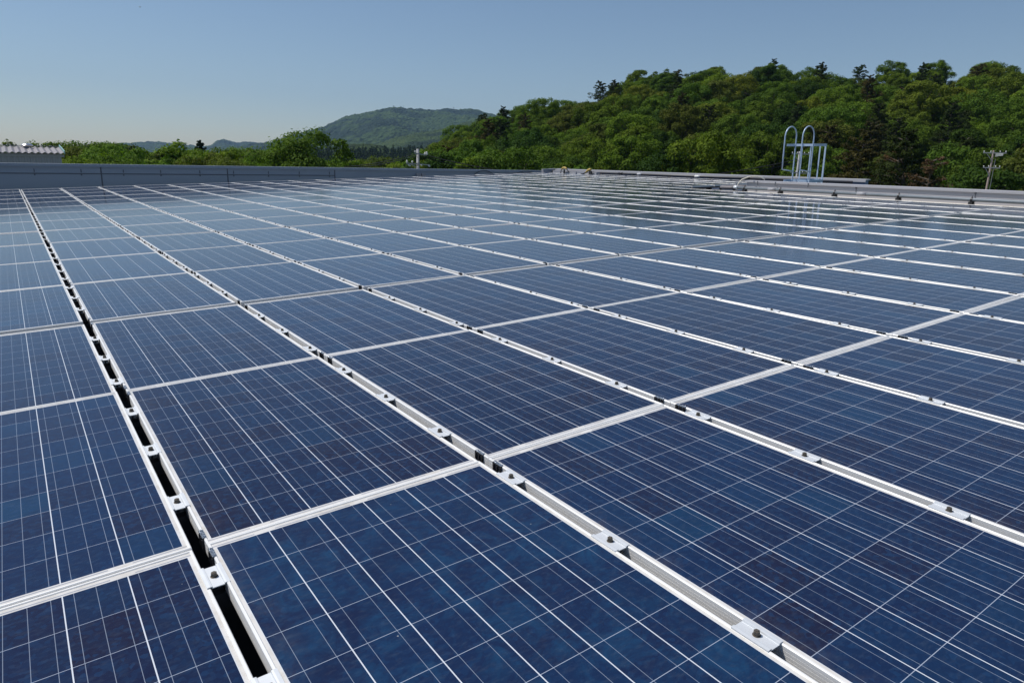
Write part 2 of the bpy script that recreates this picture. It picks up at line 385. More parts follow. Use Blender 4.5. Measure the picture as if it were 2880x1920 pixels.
# dark pipe of the far bay, yellow hoods and cable trunking
dp = roof_thing('conduit_pipe'); tag(dp, 'dark distant conduit along the outer edge of the far right bay', 'pipe')
MB().tube([(20.85, 9.6, 0.062), (20.85, 24.3, 0.062)], 0.042, 10).obj('pipe', M_DPIPE, dp, True)
for yy, mm in ((18.6, M_PAR), (15.6, M_WHT), (21.5, M_CLIP), (19.7, M_CLIP), (13.4, M_CLIP), (11.2, M_CLIP)):
    MB().tube([(20.85, yy-0.12, 0.062), (20.85, yy+0.12, 0.062)], 0.05, 10).obj('coupling', mm, dp, True)
for yy in (10.5, 13, 15, 17, 19, 21, 23):
    b = MB(); b.box(20.8, 20.9, yy-0.04, yy+0.04, -0.45, 0.015); b.obj('support', M_CLIP, dp)
b = MB(); b.box(20.3, 21.9, 24.3, 24.44, 0.0, 0.16); b.box(21.0, 21.06, 24.28, 24.299, 0.0, 0.165); b = b.obj('cable_trunking', M_CORR); b.matrix_world = TILT
tag(b, 'taller pale grey box of cable trunking at the far corner of the array', 'trunking', 'cable trunking at the far corner')
b = MB(); b.box(20.55, 20.78, 20.9, 23.9, 0.0, 0.085); b.box(20.53, 20.549, 22.2, 22.26, 0.0, 0.09); b = b.obj('cable_trunking', M_CORR); b.matrix_world = TILT
tag(b, 'lower pale grey trunking between the two yellow hoods at the far corner', 'trunking', 'cable trunking at the far corner')
for i, (x, y, w) in enumerate(((20.45, 22.95, 0.55), (20.45, 21.3, 0.5))):
    e = roof_thing('hooded_hose', x, y, 0.0)
    tag(e, ('left, arched' if i == 0 else 'right, slanting')+' yellow hood over a black hose at the far corner of the array', 'hood', 'yellow hoods at the far corner')
    e.scale = (0.62, 0.62, 0.85)
    if i == 0:
        pts = [(0, -0.32+0.64*q/8, 0.21+0.07*math.sin(math.pi*q/8)) for q in range(9)]
        MB().tube(pts, [0.03, 0.05, 0.06, 0.06, 0.06, 0.06, 0.06, 0.05, 0.03], 8).obj('hood', M_YEL, e, True)
        b = MB(); b.tube([(0, -0.30, 0.21), (0, -0.42, 0.13), (0, -0.55, 0.08)], 0.03, 6); b.tube([(0, 0.30, 0.21), (0, 0.38, 0.1), (0, 0.40, -0.1)], 0.03, 6); b.box(-0.04, 0.04, -0.05, 0.05, -0.2, 0.2); b.obj('hose', M_BLK, e)
    else:
        MB().tube([(0, 0.30, 0.08), (0, 0.1, 0.17), (0, -0.1, 0.22), (0, -0.28, 0.24)], [0.04, 0.07, 0.075, 0.06], 8).obj('hood', M_YEL, e, True)
        b = MB(); b.tube([(0, 0.28, 0.08), (0, 0.5, 0.01), (0, 0.8, -0.02)], 0.035, 6); b.box(-0.05, 0.05, -0.34, -0.1, -0.2, 0.16); b.obj('hose', M_BLK, e)

# ------------------------------------------------------------------ solar panels
def frame_mesh(bottom=-0.046):
    prof = [(0.0, bottom), (0.0, -0.0335), (0.0012, -0.033), (0.0, -0.0325), (0.0, -0.0235), (0.0012, -0.023), (0.0, -0.0225), (0.0, -0.0135),
            (0.0012, -0.013), (0.0, -0.0125), (0.0, -0.0022), (0.0022, 0.0), (0.0072, 0.0), (0.0094, -0.0022), (0.0094, -0.0062),
            (0.0022, -0.0064), (0.0022, bottom+0.002), (0.022, bottom+0.002), (0.022, bottom)]
    vs, fs = [], []
    for a, z in prof:
        vs += [(a, a, z), (PW-a, a, z), (PW-a, PL-a, z), (a, PL-a, z)]
    n = len(prof)
    for i in range(n-1):
        for k in range(4):
            p, q = i*4+k, i*4+(k+1) % 4
            fs.append((p, q, q+4, p+4))
    for k in range(4): fs.append(((n-1)*4+k, (n-1)*4+(k+1) % 4, (k+1) % 4, k))
    return MB().add(vs, fs).mesh('frame', M_FRAME)
ME_FRAME = frame_mesh()
def glass_mesh(m):
    b = MB(); b.box(0.0045, PW-0.0045, 0.0045, PL-0.0045, -0.0058, -0.0032); return b.mesh('glass', m)
ME_G3, ME_G2, ME_G3B = glass_mesh(M_CELL3), glass_mesh(M_CELL2), glass_mesh(M_CELL3B)
def clip_mesh():
    # spring clip gripping the side of a frame: dark legs below, bright wire loops on top
    b = MB()
    for k in range(3):
        y = k*0.0215
        b.box(-0.0042, -0.0005, y, y+0.0075, -0.043, 0.001); b.box(-0.0064, -0.0043, y+0.0015, y+0.006, -0.040, -0.006)
        b.box(-0.0035, -0.0005, y+0.0095, y+0.0155, -0.034, 0.0005)
    b.box(-0.0035, -0.0005, 0.0, 0.052, -0.0475, -0.0435)
    me = b.mesh('clip', M_CLIP); return me
def clip_top_mesh():
    b = MB(); rr = random.Random(4)
    pts = []
    for k in range(13):
        pts.append((-0.0045 if k % 2 == 0 else 0.0085, 0.0+k*0.0043, 0.0022+rr.random()*0.002))
    b.tube(pts, 0.0011, 4)
    pts = [(-0.0045+0.0130*rr.random(), 0.052*q/11, 0.0022+0.003*rr.random()) for q in range(12)]
    b.tube(pts, 0.0010, 4)
    b.box(-0.004, 0.009, 0.0005, 0.0515, 0.0003, 0.0012)
    return b.mesh('clip_wire', M_WIRE)
ME_CLIP, ME_CLIPT = clip_mesh(), clip_top_mesh()

rnd = random.Random(7)
SKYBLUE = {(1, 2), (0, 5), (2, 3), (6, 4), (9, 1), (4, 7)}
def add_panel(k, i):
    x0, y0 = k*PU+GAP/2, row_y(i)
    e = roof_thing('solar_panel', x0+rnd.uniform(-.0006, .0006), y0+0.0015, rnd.uniform(-.0006, .0006))
    e.matrix_world = e.matrix_world @ Matrix.Rotation(rnd.gauss(0, 0.0018), 4, 'X') @ Matrix.Rotation(rnd.gauss(0, 0.0018), 4, 'Y')
    link('frame', ME_FRAME, e)
    special = (k, i) == (0, -1)
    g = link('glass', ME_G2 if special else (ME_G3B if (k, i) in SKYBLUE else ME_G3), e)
    row, colm = i+2, k+2
    txt = 'blue solar panel in the %s row from the front and %s column from the left' % (ordn(row), ordn(colm))
    if special: txt = 'bright blue solar panel with two thin lines per cell, front row, second column from left'
    tag(e, txt, 'solar panel', 'solar panels covering the roof')
    p = TILT @ Vector((x0, y0, 0)); d = (p-EYE).length
    if d < 13 and k >= 0:
        rz = random.Random(k*31+i)
        for yy in (0.036+rz.uniform(-.004, .004), PL-0.036-0.055+rz.uniform(-.004, .004)):
            if yy > 1 and i in (1, 4, 7): yy += 0.012
            c = link('spring_clip', ME_CLIP, e); c.location = (0, yy, 0)
            w = link('wire_loops', ME_CLIPT, c)
    return e
for i in range(-1, 14):
    for k in range(-1, 20 if i >= 7 else 15):
        add_panel(k, i)

# ------------------------------------------------------------------ rails and clamps
SECT = [(-1, -1.71), (2, 3.508), (5, row_y(5)), (8, row_y(8)), (11, row_y(11))]
rail_y = []
for r0, ys in SECT:
    for q in range(9): rail_y.append(ys+0.4825+0.5225*q if r0 != -1 else -1.228+0.5225*q)
def rail_mesh(x0, x1, y=0):
    b = MB()
    b.box(x0, x1, -0.022, -0.017, -0.100, -0.048); b.box(x0, x1, 0.017, 0.022, -0.100, -0.048)
    b.box(x0, x1, -0.022, 0.022, -0.106, -0.1005)
    b.box(x0, x1, -0.0165, -0.008, -0.052, -0.048); b.box(x0, x1, 0.008, 0.0165, -0.052, -0.048)
    for xx in np.arange(x0+0.6, x1, 2.0573): b.box(xx-0.03, xx+0.03, -0.03, 0.03, -0.45, -0.1065)
    return b.mesh('mounting_rail', M_RAIL)
RM1, RM2 = rail_mesh(-1.05, 15.5), rail_mesh(-1.05, 20.62)
for n_, y in enumerate(rail_y):
    r = link('mounting_rail', RM2 if y > row_y(7) else RM1); r.matrix_world = TILT @ Matrix.Translation((0, y, 0))
    tag(r, 'dark mounting rail under the panels, glimpsed in the gaps, %s from the front' % ordn(n_+1), 'rail', 'mounting rails under the panels')

def clamp_plate(detail=True):
    # recessed plate between two raised flanges that hook over the frames
    b = MB(); L = 0.054; g = GAP/2
    prof = [(-g-0.0095, 0.0006), (-g-0.0095, 0.0030), (-g-0.0005, 0.0034), (-g+0.0045, 0.0030), (-g+0.0062, -0.0012), (g-0.0062, -0.0012), (g-0.0045, 0.0030),
            (g+0.0005, 0.0034), (g+0.0095, 0.0030), (g+0.0095, 0.0006), (g+0.0004, 0.0006), (g-0.0022, 0.0004), (g-0.0040, -0.0036), (-g+0.0040, -0.0036), (-g+0.0022, 0.0004), (-g-0.0004, 0.0006)]
    n = len(prof); vs = [(x, -L, z) for x, z in prof]+[(x, L, z) for x, z in prof]
    fs = [(k, (k+1) % n, n+(k+1) % n, n+k) for k in range(n)]
    # end caps as strips between matching top and bottom points
    for o_ in (0, n):
        pairs = [(0, 15), (1, 15), (2, 15), (3, 14), (4, 13), (5, 12), (6, 11), (7, 10), (8, 10), (9, 10)]
        for a in range(9):
            q = [pairs[a][0]+o_, pairs[a+1][0]+o_, pairs[a+1][1]+o_, pairs[a][1]+o_]
            q = list(dict.fromkeys(q))
            if len(q) > 2: fs.append(tuple(q if o_ else q[::-1]))
    b.add(vs, fs)
    return b
def bolt_mb(b=None):
    b = b or MB()
    b.cyl((0, 0), 0.0105, -0.0010, 0.0006, 16); b.cyl((0, 0), 0.0086, 0.0007, 0.0112, 6, 0.0082, 0.3); b.cyl((0, 0), 0.0045, 0.0113, 0.0126, 10)
    return b
def stub_mb():
    b = MB(); b.box(-0.017, 0.017, -0.024, 0.024, -0.0475, -0.0300); b.cyl((0, 0), 0.004, -0.0295, -0.0040, 6); return b
ME_PLATE = clamp_plate().mesh('plate', M_CLAMP); ME_BOLT = bolt_mb().mesh('bolt', M_BOLT); ME_STUB = stub_mb().mesh('channel_nut', M_CLIP)
cands = []
for j in range(-1, 20):
    for n_, y in enumerate(rail_y):
        if j > 14 and y < row_y(7): continue
        p = TILT @ Vector((j*PU, y, 0)); rel = p-EYE
        loc = TILT.to_3x3().transposed() @ rel
        z = loc.dot(FWD)
        if z < 0.1: continue
        u, v = loc.dot(RGT)/z*F_PX+1440, 960-loc.dot(UPV)/z*F_PX
        vis = -80 < u < 2960 and -50 < v < 1990
        cands.append((0 if vis else 1, z, j, n_, y))
cands.sort()
rest = MB()
for q, (hid, z, j, n_, y) in enumerate(cands):
    if q < 300 and not hid:
        e = roof_thing('panel_clamp', j*PU, y, 0)
        link('plate', ME_PLATE, e); b = link('bolt', ME_BOLT, e); b.rotation_euler[2] = rnd.uniform(0, 1)
        if z < 6: link('channel_nut', ME_STUB, e)
        tag(e, 'bolted silver clamp in the %s gap between columns from the left, %s from the front' % (ordn(j+2), ordn(n_+1)), 'clamp', 'clamps bolted between the panels')
    else:
        g = GAP/2+0.0095
        rest.box(j*PU-g, j*PU+g, y-0.054, y+0.054, 0.0006, 0.0032)
        rest.cyl((j*PU, y), 0.0078, 0.0033, 0.0115, 6)
rst = rest.obj('distant_clamps', M_CLAMP); rst.matrix_world = TILT
tag(rst, 'small clamps bolted in the gaps of the most distant panels', 'clamps', None, 'stuff')

# ------------------------------------------------------------------ roof ladder with cage
ld = roof_thing('roof_ladder', 16.80, 8.78, 0.0)
tag(ld, 'pale blue steel ladder with twin hoop handrails and safety cage standing above the parapet', 'ladder')
LW = 0.25
Wt = TILT.to_3x3().transposed() @ Vector((0, 0, 1))
def hoop(sgn):
    y = sgn*LW; top = 1.38; r = 0.25
    pts = [(0, y, -3.0), (0, y, 0.0), (0, y, 0.8)]
    for q in range(0, 13):
        a = math.pi*q/12; pts.append((-r+r*math.cos(a), y, top+r*math.sin(a)))
    pts += [(-2*r, y, 0.9), (-2*r, y, 0.56)]
    b = MB().tube(pts, 0.017, 8)
    b.tube([(-2*r, y, 0.555), (0.0, y, 0.50)], 0.014, 6)
    return b
for sgn in (1, -1): hoop(sgn).obj('handrail', M_BLUE, ld, True)
for q in range(10):
    MB().tube([(0, -LW, -2.9+0.3*q), (0, LW, -2.9+0.3*q)], 0.011, 6).obj('rung', M_BLUE, ld, True)
def ring(z):
    pts = [(-0.34, LW+0.03, z), (0.0, LW+0.03, z)]
    for q in range(0, 15):
        a = math.pi/2-math.pi*q/14; pts.append((0.33+0.42*math.cos(a), (LW+0.10)*math.sin(a), z))
    pts += [(0.0, -LW-0.03, z)]
    b = MB(); b.tube(pts, 0.03, rect=(0.008, 0.062)); b.tube([(0, LW, z), (0, -LW, z)], 0.03, rect=(0.008, 0.055)); return b
for z in (1.17, 0.26): ring(z).obj('cage_ring', M_BLUE, ld)
for a in (75, 38, 0, -38, -75):
    a = R_(a); x, y = 0.33+0.413*math.cos(a), (LW+0.093)*math.sin(a)
    MB().tube([(x, y, -2.2), (x, y, 1.18)], 0.03, rect=(0.036, 0.007)).obj('cage_bar', M_BLUE, ld)

# ------------------------------------------------------------------ poles and wires
GZ = -8.4
def cat_wire(a, b, sag, n=14):
    a, b = Vector(a), Vector(b)
    return [a.lerp(b, q/n)-Vector((0, 0, sag*4*(q/n)*(1-q/n))) for q in range(n+1)]
# concrete pole beyond the far parapet
pt = sight(1175, 419, 52); rz = math.atan2((pt-EYE).y, (pt-EYE).x)-math.pi/2
pe = thing('utility_pole', (pt.x, pt.y, GZ), rz); H = pt.z-GZ
tag(pe, 'grey concrete utility pole with white insulators rising behind the far parapet', 'utility pole')
MB().tube([(0, 0, 0), (0, 0, H)], [0.17, 0.10], 14).obj('shaft', M_CONC, pe, True)
for z, r in ((H-0.35, 0.12), (H-0.98, 0.125), (H-1.15, 0.125)):
    MB().tube([(0, 0, z-0.02), (0, 0, z+0.02)], r, 14).obj('band', M_CORR, pe, True)
b = MB(); b.tube([(-0.2, -0.1, H-0.30), (0.62, -0.1, H-0.44)], 0.03, rect=(0.06, 0.07)); b.tube([(-0.2, -0.1, H-0.33), (-0.02, -0.1, H-0.62)], 0.02, 6)
b.obj('upper_arm', M_CONC, pe)
b = MB(); b.tube([(-0.85, -0.1, H-1.03), (0.85, -0.1, H-1.10)], 0.03, rect=(0.06, 0.07)); b.tube([(-0.72, -0.2, H-0.98), (0.1, -0.25, H-1.38)], 0.025, 6); b.obj('lower_arm', M_CONC, pe)
def insul(x, z, s=1.0, y=-0.12):
    b = MB(); b.cyl((x, y), 0.045*s, z, z+0.05*s, 10); b.cyl((x, y), 0.075*s, z+0.055*s, z+0.09*s, 10, 0.06*s); b.cyl((x, y), 0.05*s, z+0.095*s, z+0.16*s, 10, 0.03*s); return b
for x, z, s in ((-0.19, H-0.26, 0.9), (0.50, H-0.41, 1.2), (0.63, H-0.42, 1.5), (-0.78, H-0.98, 1.2), (-0.40, H-0.99, 1.1)):
    insul(x, z, s).obj('insulator', M_WHT, pe, True)
for (xa, za, xb, zb) in ((-0.72, H-1.12, -0.52, H-1.20), (0.72, H-1.14, 0.86, H-1.22), (0.30, H-1.42, 0.48, H-1.50), (0.22, H-1.08, 0.27, H-1.18)):
    MB().tube([(xa, -0.2, za), (xb, -0.2, zb)], [0.035, 0.055], 8).obj('fuse_switch', M_WHT, pe, True)
b = MB(); b.tube([(-0.52, -0.2, H-1.20), (-0.1, -0.2, H-1.7)], 0.018, 5); b.tube([(0.86, -0.2, H-1.22), (1.35, -0.2, H-1.62)], 0.018, 5); b.tube([(0.48, -0.2, H-1.50), (0.62, -0.2, H-1.7)], 0.018, 5); b.obj('lead_wire', M_BLK, pe)
top = Vector((pt.x, pt.y, pt.z-0.30)); low = Vector((pt.x, pt.y, pt.z-0.46))
for nm, a, b_, sag, lab in ((0, top, sight(880, 470, 62), 0.35, 'upper black overhead wire running left from the concrete utility pole'),
                        (1, low, sight(880, 474, 62), 0.35, 'lower black overhead wire running left from the concrete utility pole'),
                        (2, top, sight(2250, 447, 56), 1.7, 'upper black overhead wire sagging right from the concrete pole past the wooded hill'),
                        (3, low, sight(2250, 455, 56), 1.8, 'lower black overhead wire sagging right from the concrete pole past the wooded hill')):
    w = MB().tube(cat_wire(a, b_, sag), 0.030, 5).obj('overhead_wire', M_BLK); tag(w, lab, 'wire', 'overhead wires')
def cross_pole(px, pytop, dist, arms, mat, lab, armw):
    p = sight(px, pytop, dist); rz = math.atan2((p-EYE).y, (p-EYE).x)-math.pi/2; H = p.z-GZ
    e = thing('utility_pole', (p.x, p.y, GZ), rz); tag(e, lab, 'utility pole')
    MB().tube([(0, 0, 0), (0, 0, H)], [0.085, 0.04], 12).obj('shaft', mat, e, True)
    for dz, w, off in arms:
        b = MB(); b.tube([(-w+off, -0.1, H-dz), (w+off, -0.1, H-dz-0.01)], 0.03, rect=(0.035, 0.045)); b.tube([(-w*0.62, -0.1, H-dz), (0, -0.1, H-dz-0.36)], 0.012, 5); b.obj('crossarm', M_CONC, e)
        for x in (-w*0.93+off, -w*0.35+off, w*0.45+off, w*0.93+off):
            b = MB(); b.cyl((x, -0.1), 0.018, H-dz+0.024, H-dz+0.09, 8, 0.025); b.obj('insulator', M_WHT, e, True)
    return e, H
e, H = cross_pole(2795, 423, 41, [(0.12, 0.46, 0.06), (0.80, 0.34, 0.04)], M_RUSTP, 'weathered utility pole with T shaped crossarm before the wooded hill at far right', 0.6)
b = MB(); 
for q in range(3): b.tube([(0.10, -0.12, H-0.18-0.05*q), (0.40, -0.12, H-0.17-0.03*q)], 0.014, 5)
b.obj('wire_bundle', M_WHT, e)
MB().tube([(0.13, -0.1, 0), (0.13, -0.1, H-0.4)], 0.010, 5).obj('riser_cable', M_CORR, e)
cross_pole(2249, 426, 40, [(0.13, 0.42, 0.06), (1.08, 0.40, 0.08)], M_CONC, 'thin utility pole seen through the bars of the blue ladder cage', 0.5)

# ------------------------------------------------------------------ corrugated shed at the left
d0 = 44.0
pr_ = sight(172, 440, d0)
sh = thing('corrugated_shed', (pr_.x, pr_.y, GZ)); tag(sh, 'grey corrugated metal building with wavy roof edge beyond the parapet at far left', 'building')
# local frame: wall runs along world -x from its right corner
eave = sight(172, 431, d0).z-GZ; ridge = sight(172, 415, d0+3.0).z-GZ
LEN = 9.0; DEP = 3.2
m = MB(); n = 150; vs = []; 
for q in range(n+1):
    x = -LEN*q/n; yy = -0.035*(1 if (q % 4) in (1, 2) else 0); vs += [(x, yy, 0), (x, yy, eave-0.02)]
m.add(vs, [(2*q, 2*q+1, 2*q+3, 2*q+2) for q in range(n)])
m.box(-LEN, 0.0, 0.04, DEP*2, 0, eave-0.05)
m.obj('wall', M_CORR, sh)
m = MB(); n = 264; vs = []
for q in range(n+1):
    x = -LEN*q/n+0.12; zz = 0.032*math.cos(2*math.pi*q/8); vs += [(x, -0.22, eave+zz), (x, DEP, ridge+zz), (x, -0.22, eave+zz-0.02), (x, 2*DEP, eave+zz)]
fs = []
for q in range(n):
    a = 4*q; b_ = a+4; fs += [(a, a+1, b_+1, b_), (a+2, a, b_, b_+2), (a+1, a+3, b_+3, b_+1)]
m.add(vs, fs); m.obj('roof', M_CORRR, sh)
m = MB(); m.box(-LEN, 0.1, DEP-0.12, DEP+0.12, ridge+0.03, ridge+0.06); m.box(-LEN, 0.14, -0.06, -0.04, eave-0.20, eave-0.075); m.obj('trim', M_CORR, sh)
m = MB(); m.tube([(0.16, -0.25, eave+0.04), (0.16, DEP, ridge+0.06)], 0.1, rect=(0.04, 0.16)); m.obj('verge_trim', M_TEAL, sh)
vp = sight(77, 417, d0+2.4)
vt = link('vent_cowl', None, sh); vt.location = (vp.x-pr_.x, vp.y-pr_.y, vp.z-GZ-0.25)
MB().cyl((0, 0), 0.17, -0.2, 0.34, 18).obj('vent_pipe', M_CORR, vt, True)
m = MB(); m.cyl((0, 0), 0.26, 0.345, 0.40, 20, 0.28); m.cyl((0, 0), 0.28, 0.401, 0.47, 20, 0.20); m.cyl((0, 0), 0.20, 0.471, 0.50, 20, 0.10); m.obj('vent_cap', M_STEEL, vt)

# ------------------------------------------------------------------ ground, hill, mountains
def green_mat(name, a, b, c, scale, bumpd=0.0, bscale=1.0, patch=None):
    t = NT(name); g = t.n('ShaderNodeNewGeometry'); pos = g.outputs['Position']
    f = t.noise(pos, scale, 6, 0.65); col = t.ramp(f, [(0.30, a), (0.52, b), (0.72, c)])
    if patch:
        f2 = t.noise(pos, patch[0], 3, 0.5, 0.4); col = t.mix(t.ramp(f2, [(0.50, (0, 0, 0)), (0.56, (1, 1, 1))]), col, patch[1])
    t.set(base=col, rough=0.9, spec=0.1)
    if bumpd:
        v = t.n('ShaderNodeTexVoronoi'); t.put(v.inputs['Vector'], pos); v.inputs['Scale'].default_value = bscale
        t.set(normal=t.bump(t.math('SUBTRACT', 1.0, v.outputs['Distance']), 1.0, bumpd))
    return t.m
M_GROUND = green_mat('grass_ground', (0.03, 0.045, 0.015), (0.05, 0.07, 0.02), (0.09, 0.085, 0.04), 0.05)
M_FLOOR = green_mat('forest_floor', (0.018, 0.026, 0.008), (0.03, 0.042, 0.012), (0.05, 0.05, 0.02), 0.4)
g = MB(); N = 48; vs = [(0, 0, GZ)]; rad = [40, 120, 400, 1200, 4000, 12000]
for r in rad:
    for q in range(N): vs.append((r*math.cos(2*math.pi*q/N), r*math.sin(2*math.pi*q/N), GZ))
fs = [(0, 1+q, 1+(q+1) % N) for q in range(N)]
for k in range(len(rad)-1):
    for q in range(N):
        a, b_ = 1+k*N+q, 1+k*N+(q+1) % N; fs.append((a, a+N, b_+N, b_))
tag(g.add(vs, fs).obj('ground', M_GROUND), None, None, None, 'structure')

SKY_HILL = [(1130, 462), (1185, 440), (1215, 425), (1250, 398), (1290, 370), (1330, 346), (1385, 320), (1420, 302), (1450, 292), (1500, 290), (1560, 286), (1620, 272), (1670, 246),
            (1700, 230), (1745, 216), (1790, 206), (1830, 198), (1900, 190), (1960, 192), (2010, 190), (2080, 186), (2140, 190), (2180, 186), (2230, 194), (2270, 205), (2330, 192),
            (2380, 202), (2440, 210), (2500, 200), (2560, 186), (2640, 166), (2700, 170), (2770, 160), (2830, 170), (2880, 168), (3300, 150), (4200, 150)]
def az_el(px, py):
    d = ray(px, py); return math.atan2(d.x, d.y), d.z/math.hypot(d.x, d.y)
AE = [az_el(*q) for q in SKY_HILL]
AZ = np.array([a for a, _ in AE]); EL = np.array([e_ for _, e_ in AE])
D0, D1 = 58.0, 172.0
TREE_H = 8.9
def hill_h(az, d):
    el = float(np.interp(az, AZ, EL)); fade = min(1.0, max(0.0, (az-AZ[0])/0.05))
    d1 = D1-30*max(0.0, 1-(az-AZ[0])/0.25)
    top = EYE.z+d1*el-TREE_H
    top = GZ+(top-GZ)*fade
    t = (d-D0)/(d1-D0)
    if t <= 0: s = 0
    elif t <= 1: s = 0.22*t+0.78*t*t*(3-2*t) if False else t**1.15
    else: s = max(0.2, 1-0.25*(t-1))
    return GZ+(top-GZ)*s
azs = np.linspace(AZ[0]-0.02, AZ[-1], 120); ds = np.linspace(D0-2, 320, 60)
vs = []
for d in ds:
    for a in azs:
        z = hill_h(a, d)-0.3+0.6*mnoise.noise(Vector((a*40, d*0.12, 0))); vs.append((EYE.x+d*math.sin(a), EYE.y+d*math.cos(a), z))
na = len(azs); fs = [(r*na+c, r*na+c+1, (r+1)*na+c+1, (r+1)*na+c) for r in range(len(ds)-1) for c in range(na-1)]
tag(MB().add(vs, fs).obj('hill', M_FLOOR, None, True), None, None, None, 'structure')

def ridge(name, prof, D, depth, mat, seed, nx=180, ny=80, gully=0.12, canopy=5.0, cscale=0.07):
    """a wooded mountain: its crest stands at distance D, its near slope runs depth metres towards us"""
    ae = [az_el(*q) for q in prof]; A = np.array([a for a, _ in ae]); E_ = np.array([e_ for _, e_ in ae])
    vs = []; aa = np.linspace(A[0], A[-1], nx); tt = np.concatenate([np.linspace(0, 1, ny), np.linspace(1.03, 1.6, 10)])
    for t in tt:
        for a in aa:
            d = D-depth*(1-t); crest = EYE.z+D*float(np.interp(a, A, E_))
            X, Y = EYE.x+d*math.sin(a), EYE.y+d*math.cos(a)
            s = t**0.9 if t <= 1 else max(0, 1-(t-1)*1.5)
            v = Vector((X/D*9+seed, Y/D*9, seed))
            gl = ((mnoise.ridged_multi_fractal(v, 1.0, 2.1, 5, 1.0, 2.0)-1.0)*gully*2.2*t*(1-t) if t < 1 else 0)
            w = Vector((X*cscale, Y*cscale, seed))
            z = GZ-20+(crest-GZ+20)*(s+gl)+canopy*(mnoise.noise(w)*0.7+mnoise.noise(w*2.3)*0.5)
            vs.append((X, Y, z))
    fs = [(r*nx+c, r*nx+c+1, (r+1)*nx+c+1, (r+1)*nx+c) for r in range(len(tt)-1) for c in range(nx-1)]
    o = MB().add(vs, fs).obj(name, mat); tag(o, None, None, None, 'structure'); return o
M_MT = green_mat('mountain_forest', (0.018, 0.036, 0.014), (0.036, 0.066, 0.020), (0.068, 0.102, 0.030), 0.02, 9.0, 0.07, (0.006, (0.014, 0.030, 0.016)))
M_MT2 = green_mat('near_ridge_forest', (0.018, 0.034, 0.010), (0.038, 0.064, 0.016), (0.070, 0.096, 0.024), 0.03, 4.0, 0.13, (0.006, (0.014, 0.028, 0.010)))
ridge('mountain', [(560, 440), (640, 418), (700, 406), (730, 403), (770, 400), (800, 388), (840, 375), (880, 366), (920, 352), (960, 331), (990, 323), (1015, 321), (1060, 310), (1110, 302), (1150, 305),
                   (1180, 308), (1225, 310), (1250, 306), (1290, 308), (1330, 307), (1350, 312), (1380, 321), (1420, 333), (1500, 360), (1700, 420)], 3200, 1500, M_MT, 3.1, 360, 170, 0.24, 9, 0.035)
ridge('mountain', [(140, 432), (250, 415), (330, 404), (367, 402), (398, 398), (453, 399), (508, 406), (551, 411), (590, 411), (602, 403), (614, 394), (630, 391), (652, 399), (673, 402), (690, 399), (705, 399),
                   (720, 402), (780, 406), (900, 430)], 4600, 1200, M_MT, 8.7, 220, 60, 0.2, 9, 0.03)
ridge('hills', [(900, 440), (960, 428), (1020, 415), (1065, 404), (1110, 388), (1160, 375), (1200, 369), (1240, 364), (1280, 352), (1320, 342), (1380, 330), (1450, 330), (1600, 380)], 1700, 700, M_MT2, 5.3, 200, 90, 0.12, 4, 0.10)
ridge('hills', [(800, 450), (860, 436), (905, 422), (935, 412), (960, 411), (990, 404), (1040, 404), (1070, 410), (1100, 419), (1140, 424), (1180, 418), (1215, 412), (1260, 408), (1320, 410), (1420, 420)], 720, 260, M_MT2, 1.3, 150, 60, 0.12, 1.5, 0.15)

# ------------------------------------------------------------------ trees
def leaf_material(name):
    t = NT(name); g = t.n('ShaderNodeNewGeometry'); oi = t.n('ShaderNodeObjectInfo')
    f = t.noise(g.outputs['Position'], 0.9, 4, 0.6)
    v = t.ramp(f, [(0.3, (0.62, 0.66, 0.60)), (0.55, (1.0, 1.0, 1.0)), (0.75, (1.32, 1.25, 1.15))])
    col = t.mix(1.0, oi.outputs['Color'], v, 'MULTIPLY')
    f2 = t.n('ShaderNodeTexWhiteNoise'); t.put(f2.inputs[0], g.outputs['Position'])
    t.set(base=col, rough=0.8, spec=0.06)
    tr = t.n('ShaderNodeBsdfTranslucent'); t.put(tr.inputs[0], t.mix(1.0, col, (1.1, 1.25, 0.5), 'MULTIPLY'))
    mx = t.n('ShaderNodeMixShader'); mx.inputs[0].default_value = 0.27
    out = t.t.nodes['Material Output']; t.t.links.new(t.b.outputs[0], mx.inputs[1]); t.t.links.new(tr.outputs[0], mx.inputs[2]); t.t.links.new(mx.outputs[0], out.inputs[0])
    return t.m
M_LEAF = leaf_material('foliage')
HP = {}
M_BARK = simple('bark', (0.09, 0.075, 0.055), 0.9, 0, 0.3, 3)

def leaf_quads(P, Nn, size, rng, aspect=0.6, name='crown'):
    n = len(P); r = rng.normal(size=(n, 3)); t1 = np.cross(Nn, r); t1 /= np.linalg.norm(t1, axis=1)[:, None]+1e-9
    t2 = np.cross(Nn, t1); s = size*(0.6+0.8*rng.random(n))[:, None]
    V = np.empty((n, 4, 3)); V[:, 0] = P-t1*s; V[:, 1] = P-t2*s*aspect+Nn*s*0.15; V[:, 2] = P+t1*s; V[:, 3] = P+t2*s*aspect+Nn*s*0.15
    me = bpy.data.meshes.new(name); me.vertices.add(n*4); me.vertices.foreach_set('co', V.reshape(-1))
    me.loops.add(n*4); me.loops.foreach_set('vertex_index', np.arange(n*4, dtype=np.int32))
    me.polygons.add(n); me.polygons.foreach_set('loop_start', np.arange(0, n*4, 4, dtype=np.int32))
    me.update(calc_edges=True); me.materials.append(M_LEAF); return me
